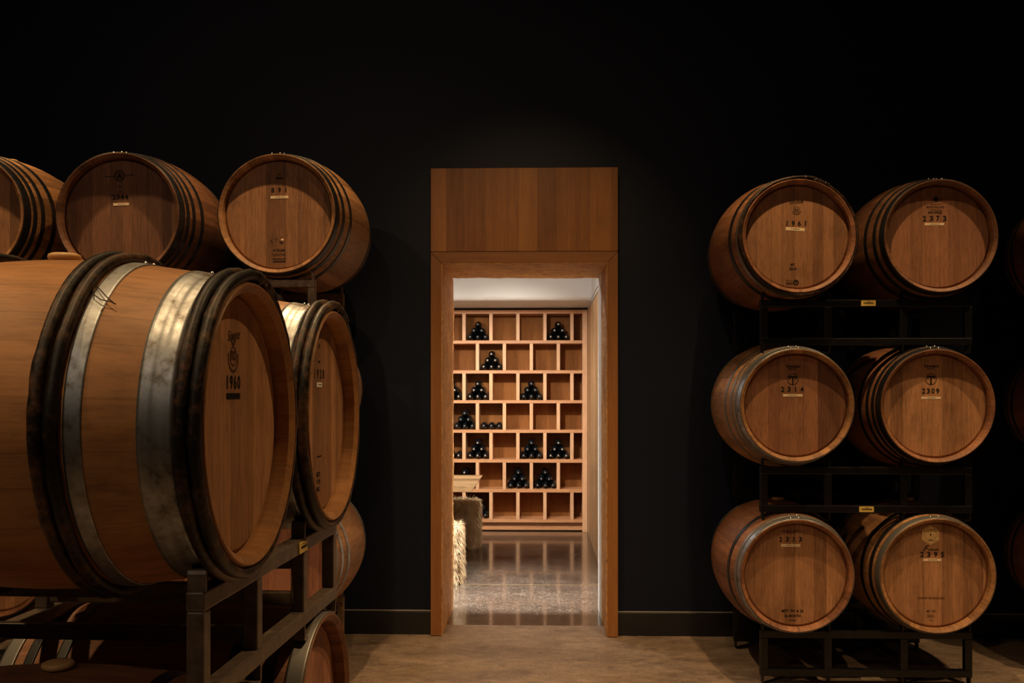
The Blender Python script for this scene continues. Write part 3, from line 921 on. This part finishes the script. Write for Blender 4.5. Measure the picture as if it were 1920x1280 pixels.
def hewn(name, origin, du, dv, nrm, lu, lv, mat='hewn_upright'):
    nu, nv = max(2, int(lu / 0.011)), max(2, int(lv / 0.0095))
    origin, du, dv, nrm = Vector(origin), Vector(du), Vector(dv), Vector(nrm)
    vs, fs = [], []
    for i in range(nu + 1):
        for j in range(nv + 1):
            u, v = lu * i / nu, lv * j / nv
            g = gouge(u + origin.z * 3 + origin.x, v)
            wob = 0.010 * noise.noise(Vector((u * 7, origin.x * 5, 4.0))) if j == nv else 0
            vs.append(tuple(origin + du * u + dv * (v + wob) + nrm * g))
    for i in range(nu):
        for j in range(nv):
            a = i * (nv + 1) + j
            fs.append((a, a + 1, a + nv + 2, a + nv + 1))
    n = len(vs)
    # backing slab so that the lining has thickness
    b = [tuple(origin + du * u + dv * v - nrm * 0.022) for u, v in ((0, 0), (lu, 0), (lu, lv), (0, lv))]
    mb = MB()
    mb.add(vs, fs, True)
    rim = [i * (nv + 1) for i in range(nu + 1)]
    rim_b = [i * (nv + 1) + nv for i in range(nu + 1)]
    mb.add(b, [(0, 1, 2, 3)])
    mb.add([vs[i] for i in rim] + [b[0], b[1]], [tuple(range(len(rim))) + (len(rim) + 1, len(rim))])
    mb.add([vs[i] for i in rim_b] + [b[3], b[2]], [tuple(range(len(rim_b))) + (len(rim_b) + 1, len(rim_b))])
    return D(mb, name, mat)
DEP = YB + 0.005 - YC - 0.002
hewn('jamb_lining', (XL + 0.004, YC + 0.002, 0.003), (0, 0, 1), (0, 1, 0), (1, 0, 0), ZO - 0.004, DEP)
hewn('jamb_lining', (XR - 0.004, YC + 0.002, 0.003), (0, 0, 1), (0, 1, 0), (-1, 0, 0), ZO - 0.004, 0.455)
hewn('head_lining', (XL + 0.002, YC + 0.002, ZO - 0.004), (1, 0, 0), (0, 1, 0), (0, 0, -1), XR - XL - 0.004, DEP, 'hewn_head')
D(MB().lo(XR - 0.012, XR + 0.04, YC + 0.462, YB + 0.004, 0, ZO - 0.006), 'jamb_return', 'white_plaster', 0.004)

# ------------------------------------------------------------------ tasting room shell
RXW = 0.530
YE = 11.60
RCEIL = 3.00
struct(MB().lo(-4.2, RXW + 0.06, YE, YE + 0.1, 0, RCEIL).build('wall_end', 'white_plaster'))
struct(MB().lo(-4.3, -4.2, YB, YE + 0.1, 0, RCEIL).build('wall_room_left', 'white_plaster'))
struct(MB().lo(-4.2, RXW + 0.06, YB, YE + 0.1, RCEIL, RCEIL + 0.1).build('ceiling', 'white_plaster'))
struct(MB().lo(-4.2, XL - 0.03, YB, YB + 0.02, 0, RCEIL).build('wall_room_front', 'white_plaster'))
struct(MB().lo(XL - 0.03, RXW, YB + 0.006, YB + 0.02, ZO + 0.06, RCEIL).build('wall_room_front', 'white_plaster'))
struct(MB().lo(XR + 0.042, RXW, YB, YB + 0.02, 0, ZO + 0.06).build('wall_room_front', 'white_plaster'))
wr = MB().lo(RXW, RXW + 0.06, YB, YE, 0.0, 2.505).build('wall_room_right', 'fir_wall')
struct(wr, 'pale vertical-grain wood panelled wall on the right of the tasting room')
struct(MB().lo(RXW + 0.012, RXW + 0.06, YB, YE, 2.505, 2.520).build('trim_1', 'black_gap'))
struct(MB().lo(RXW, RXW + 0.06, YB, YE, 2.520, 2.552).build('trim_2', 'white_plaster'))
struct(MB().lo(RXW + 0.012, RXW + 0.06, YB, YE, 2.552, 2.566).build('trim_3', 'black_gap'))
struct(MB().lo(RXW, RXW + 0.06, YB, YE, 2.566, RCEIL).build('wall_room_right', 'white_plaster'))
mb = MB()
rr_ = 0.06
pr = [(10.27, RCEIL), (10.27, 2.535 + rr_)] + [(10.27 + rr_ - rr_ * math.cos(a * PI / 16), 2.535 + rr_ - rr_ * math.sin(a * PI / 16)) for a in range(1, 9)] + [(YE, 2.535)]
n = len(pr)
mb.add([(-4.2, y, z) for y, z in pr] + [(RXW - 0.001, y, z) for y, z in pr], [(i, i + 1, n + i + 1, n + i) for i in range(n - 1)], True)
mb.add([(x, y, z) for x in (-4.2, RXW - 0.001) for y, z in pr + [(YE, RCEIL)]], [tuple(range(n + 1)), tuple(n + 1 + i for i in reversed(range(n + 1)))])
struct(mb.build('ceiling_soffit', 'white_plaster'), 'white dropped soffit above the wine shelves')

# ------------------------------------------------------------------ wine shelving
SD = 11.18
SX0 = -2.25
def sx(px):
    return (px - 960) / F * SD - 0.326
SYF = SD - 0.01          # front of the shelving in world y
SYB = SYF + 0.34
sh = thing('wine_shelf', 'wall-wide honey coloured wooden cubby shelf for wine bottles', 'shelf', (0, SYF, 0))
def S(mb, name, mat, bevel=0.0015):
    mb.v = [(v[0], v[1] - SYF, v[2]) for v in mb.v]
    return mb.build(name, mat, sh, bevel)
def sz(py):
    return EYE + (HOR - py) / F * SD
boards = [(581, 588), (638, 644), (694, 700), (750, 755.8), (805.5, 811.2), (861, 867), (916.8, 922.7), (973.3, 979)]
XE0, XE1 = sx(1091.7), RXW - 0.004
for a, b in boards:
    S(MB().lo(SX0, XE0, SYF, SYB - 0.02, sz(b), sz(a)), 'shelf_board', 'cedar_shelf')
S(MB().lo(XE0, XE1, SYF - 0.004, SYB, 0.0, sz(581)), 'end_panel', 'cedar_divider')
S(MB().lo(SX0 - 0.05, SX0, SYF - 0.004, SYB, 0.0, sz(581)), 'end_panel', 'cedar_divider')
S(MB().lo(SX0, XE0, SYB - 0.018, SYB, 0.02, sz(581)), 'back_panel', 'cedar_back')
S(MB().lo(SX0, XE0, SYF + 0.05, SYF + 0.07, 0.012, sz(979)), 'toe_kick', 'cedar_shelf')
PIT = 50.6
odd = [1072.2 - PIT * k for k in range(0, 9)]
even = [1046.8 - PIT * k for k in range(0, 9)]
T2 = 0.019
cells = {}
for r in range(7):
    z1 = sz(boards[r][1]); z0 = sz(boards[r + 1][0])
    for pxd in (odd if r % 2 == 0 else even):
        x = sx(pxd)
        if x < SX0 + 0.1:
            continue
        S(MB().lo(x - T2, x + T2, SYF + 0.002, SYB - 0.019, z0, z1), 'divider', 'cedar_divider')

# wine bottles ------------------------------------------------------
BR = 0.0415
def make_bottle(cap):
    mb = MB()
    # neck points to -Y; local origin at the lowest line of the body, half way along it
    prof = [(0.0001, 0.145), (0.030, 0.145), (BR - 0.002, 0.141), (BR, 0.134), (BR, -0.005), (BR - 0.002, -0.022), (0.034, -0.045), (0.024, -0.066), (0.0165, -0.082), (0.0148, -0.098)]
    mb.lathe([(r, y) for r, y in prof], 26, mat=Matrix.Translation((0, 0, BR)))
    o = mb.build('wine_bottle', 'bottle_glass')
    c = MB()
    c.lathe([(0.0150, -0.092), (0.0152, -0.100), (0.0150, -0.138), (0.0160, -0.140), (0.0160, -0.148), (0.0150, -0.1502), (0.0100, -0.1506)], 20, mat=Matrix.Translation((0, 0, BR)))
    c.build('capsule', 'capsule_dark', o)
    c = MB()
    c.lathe([(0.0104, -0.1500), (0.0088, -0.1518), (0.0001, -0.1522)], 20, mat=Matrix.Translation((0, 0, BR)))
    c.build('capsule_top', cap, o)
    return o
protos = {}
rows_w = ['first', 'second', 'third', 'fourth', 'fifth', 'sixth', 'seventh']
pos_w = {'t': 'topmost', 'ml': 'middle left', 'mr': 'middle right', 'bl': 'bottom left', 'bc': 'bottom centre', 'br': 'bottom right'}
def pile(row, dl, where, cap, kind=6, lab=None):
    """row 0..6; dl: picture column of the cubby's left divider centre"""
    x0, x1 = sx(dl) + T2, sx(dl + PIT) - T2
    z = sz(boards[row + 1][0])
    cx = (x0 + x1) / 2
    g = min((x1 - x0) / 2 - BR - 0.002, 2 * BR + 0.004)
    hz = math.sqrt(max(0.0001, (2 * BR) ** 2 - (g / 2) ** 2)) + 0.0008
    if kind == 6:
        spots = [('bl', -g, 0), ('bc', 0, 0), ('br', g, 0), ('ml', -g / 2, hz), ('mr', g / 2, hz), ('t', 0, 2 * hz)]
    else:
        spots = [('bl', -g, 0), ('bc', 0, 0), ('br', g, 0)]
    for key, dx, dz in spots:
        nm = pos_w[key] if kind == 6 else {'bl': 'left', 'bc': 'middle', 'br': 'right'}[key]
        label = 'dark wine bottle, %s of the %s in the %s row' % (nm, where, rows_w[row])
        if cap not in protos:
            o = make_bottle(cap)
            protos[cap] = o
        else:
            src = protos[cap]
            o = src.copy()
            COL.objects.link(o)
            for ch in src.children:
                c = ch.copy()
                c.parent = o
                COL.objects.link(c)
        o.location = (cx + dx, SYF + 0.175 + random.uniform(-0.018, 0.010), z + dz + 0.0004)
        tag(o, label, 'bottle', 'wine bottles in the wooden cubbies')
pale, grey = 'capsule_pale', 'capsule_grey'
pile(0, 869.8, 'left pyramid', grey)
pile(0, 1021.6, 'right pyramid', pale)
pile(1, 895.6, 'only pyramid', pale)
pile(2, 819.2, 'jamb-side pyramid', pale)
pile(2, 869.8, 'left full pyramid', pale)
pile(2, 970.8, 'right pyramid', grey)
pile(3, 845.0, 'left pyramid', grey)
pile(3, 895.6, 'flat trio', grey, 3)
pile(4, 819.2, 'jamb-side trio', pale, 3)
pile(4, 869.8, 'left pyramid', pale)
pile(4, 970.8, 'middle pyramid', grey)
pile(4, 1021.6, 'right pyramid', pale)
pile(5, 845.0, 'pyramid behind the table', pale)
pile(5, 946.2, 'left pyramid', grey)
pile(5, 996.8, 'right pyramid', grey)
pile(6, 869.8, 'pyramid behind the sheepskin', grey)

# ------------------------------------------------------------------ table, benches, sheepskins
tb = thing('dining_table', 'thick pale oak table seen past the left door jamb', 'table', (-1.6, 9.3, 0))
def at(mb, o):
    l = o.location
    mb.v = [(v[0] - l.x, v[1] - l.y, v[2] - l.z) for v in mb.v]
    return mb
at(MB().prism([(-2.65, 0.695), (-0.615, 0.695), (-0.580, 0.750), (-2.65, 0.750)], 8.73, 9.87), tb).build('table_top', 'table_oak', tb, 0.003)
for lx in (-1.10, -2.45):
    for ly in (8.98, 9.62):
        at(MB().lo(lx - 0.05, lx + 0.05, ly - 0.05, ly + 0.05, 0, 0.695), tb).build('leg', 'table_oak', tb, 0.004)
at(MB().lo(-2.4, -1.15, 8.965, 8.995, 0.60, 0.694), tb).build('apron', 'table_oak', tb)
at(MB().lo(-2.4, -1.15, 9.605, 9.635, 0.60, 0.694), tb).build('apron', 'table_oak', tb)
def bench(label, y0, y1, xr, legx):
    b = thing('bench', label, 'bench', (-1.6, (y0 + y1) / 2, 0))
    at(MB().lo(-2.6, xr, y0, y1, 0.405, 0.45), b).build('seat', 'bench_dark', b, 0.004)
    for lx in (legx, -2.45):
        for ly in (y0 + 0.04, y1 - 0.04):
            at(MB().lo(lx - 0.022, lx + 0.022, ly - 0.022, ly + 0.022, 0, 0.405), b).build('leg', 'bench_dark', b, 0.003)
    return b
bench('dark wooden bench under the sheepskin on the shelf side of the table', 9.90, 10.24, -0.66, -0.74)
bench('dark wooden bench under the nearer sheepskin, just behind the door jamb', 8.08, 8.42, -0.70, -0.80)

def sheepskin(label, x0, x1, y0, y1, zt, front, end, seed):
    """hide laid over a bench end: top, a flap down the front and a flap down the end"""
    rng = random.Random(seed)
    t = thing('sheepskin', label, 'sheepskin', ((x0 + x1) / 2, (y0 + y1) / 2, zt))
    o = t.location
    def skin(i, j, nu, nv):
        pass
    mb = MB()
    th = 0.012
    mb.lo(x0, x1 + th, y0 - th, y1, zt, zt + th)
    mb.lo(x0 + 0.02, x1 - 0.02, y0 - th, y0 - 0.002, zt - front, zt)
    mb.lo(x1 + 0.002, x1 + th, y0 + 0.03, y1 - 0.05, zt - end, zt)
    at(mb, t).build('hide', 'leather_hide', t)
    vs, fs = [], []
    def strand(p, n, ln, droop):
        p = Vector(p); n = Vector(n).normalized()
        n = (n + Vector((rng.uniform(-.5, .5), rng.uniform(-.5, .5), rng.uniform(-.35, .2)))).normalized()
        side = n.cross(Vector((rng.uniform(-1, 1), rng.uniform(-1, 1), rng.uniform(-1, 1)))).normalized() * rng.uniform(0.0016, 0.0034)
        b = len(vs)
        q = p.copy()
        d = n.copy()
        seg = 4
        for k in range(seg + 1):
            w = 1 - k / seg * 0.92
            vs.append(q - side * w); vs.append(q + side * w)
            d = (d + Vector((rng.uniform(-.25, .25), rng.uniform(-.25, .25), -droop))).normalized()
            q = q + d * ln / seg
        for k in range(seg):
            fs.append((b + 2 * k, b + 2 * k + 1, b + 2 * k + 3, b + 2 * k + 2))
    def cover(n, fn):
        for _ in range(n):
            p, nn = fn(rng.random(), rng.random())
            strand(p, nn, rng.uniform(0.045, 0.085), 0.42)
    cover(3600, lambda a, b: ((x0 + a * (x1 - x0 + th), y0 - th + b * (y1 - y0), zt + th), (rng.uniform(-.7, .7), rng.uniform(-.7, .4), 0.55)))
    cover(2200, lambda a, b: ((x0 + a * (x1 - x0), y0 - th, zt + th - b * (front + th) * (0.75 + 0.25 * noise.noise(Vector((a * 6, seed, 0))))), (0, -1, -0.25)))
    cover(3000, lambda a, b: ((x1 + th, y0 + a * (y1 - y0 - 0.03), zt + th - b * end), (1, -0.1, -0.35)))
    cover(1500, lambda a, b: ((x1 - a * 0.09, y0 - th, zt + th - b * end), (0.35, -1, -0.35)))
    m2 = MB()
    m2.add(vs, fs, False)
    w = at(m2, t).build('wool', 'sheep_wool', t, fix=False)
    return t
sheepskin('shaggy cream sheepskin draped over the bench end beside the shelves', -1.05, -0.655, 9.885, 10.25, 0.452, 0.20, 0.42, 3)
sheepskin('shaggy cream sheepskin on the nearer bench, against the left door jamb', -1.10, -0.690, 8.065, 8.43, 0.452, 0.30, 0.43, 5)

# ------------------------------------------------------------------ light
def spot(name, loc, power, col, size=100, blend=0.45, radius=0.028, aim=None):
    l = bpy.data.lights.new(name, 'SPOT')
    l.energy = power
    l.color = col
    l.spot_size = math.radians(size)
    l.spot_blend = blend
    l.shadow_soft_size = radius
    o = bpy.data.objects.new(name, l)
    o.location = loc
    if aim is not None:
        o.rotation_euler = (Vector(aim) - Vector(loc)).to_track_quat('-Z', 'Y').to_euler()
    COL.objects.link(o)
    return o
WARM = (1.0, 0.64, 0.30)
SOFT = (1.0, 0.76, 0.55)
for x in (-3.1, -1.0, 1.08, 3.2):
    spot('spot_or_fill', (x, 4.42, 4.68), 330, WARM, 84, 0.7)
for x, pw in ((-3.1, 120), (-1.0, 75), (1.08, 215), (3.2, 300)):
    spot('spot_or_fill', (x, 2.90, 4.68), pw, WARM, 88, 0.7)
for x in (-3.1, -1.0):
    spot('spot_or_fill', (x, 1.35, 4.68), 165, WARM, 92, 0.5)
for x, pw in ((-3.1, 70), (-1.0, 48), (1.08, 7), (3.2, 7)):      # unseen fill lamps added behind the camera to lift the shadows
    spot('spot_or_fill', (x, -1.72, 4.62), pw, SOFT, 75, 0.8, 0.06, aim=(x * 0.85, 5.0, 1.2))
spot('spot_or_fill', (-0.11, 3.3, 4.68), 170, WARM, 50, 1.0, aim=(-0.11, 6.4, 1.45))   # unseen spot added to brighten the doorway

def area(name, loc, sx_, sy_, power, col, aim):
    l = bpy.data.lights.new(name, 'AREA')
    l.shape = 'RECTANGLE'
    l.size = sx_
    l.size_y = sy_
    l.energy = power
    l.color = col
    o = bpy.data.objects.new(name, l)
    o.location = loc
    o.rotation_euler = (Vector(aim) - Vector(loc)).to_track_quat('-Z', 'Y').to_euler()
    COL.objects.link(o)
    return o
ROOM = (1.0, 0.91, 0.79)
def washer(name, loc, sx_, sy_, power, col, aim, spread):
    o = area(name, loc, sx_, sy_, power, col, aim)
    o.data.spread = math.radians(spread)
    return o
washer('room_washer', (-0.55, 7.245, 2.94), 1.9, 0.03, 100, (1.0, 0.96, 0.90), (-0.55, 7.55, 0), 60)
area('room_light', (-1.3, 8.5, 2.96), 1.6, 0.3, 44, (1.0, 0.97, 0.90), (-1.3, 8.4, 0))
for x in (-1.5, -0.35):
    spot('room_spot', (x, 8.5, 2.64), 260, ROOM, 72, 1.0, 0.04, aim=(x * 0.8, 11.18, 1.0))

w = bpy.data.worlds.new('world')
w.use_nodes = True
w.node_tree.nodes['Background'].inputs[0].default_value = (0.35, 0.42, 0.55, 1)
w.node_tree.nodes['Background'].inputs[1].default_value = 0.004
sc.world = w
sc.view_settings.view_transform = 'Standard'
sc.view_settings.look = 'None'
sc.view_settings.exposure = 0.0
sc.view_settings.gamma = 1.0
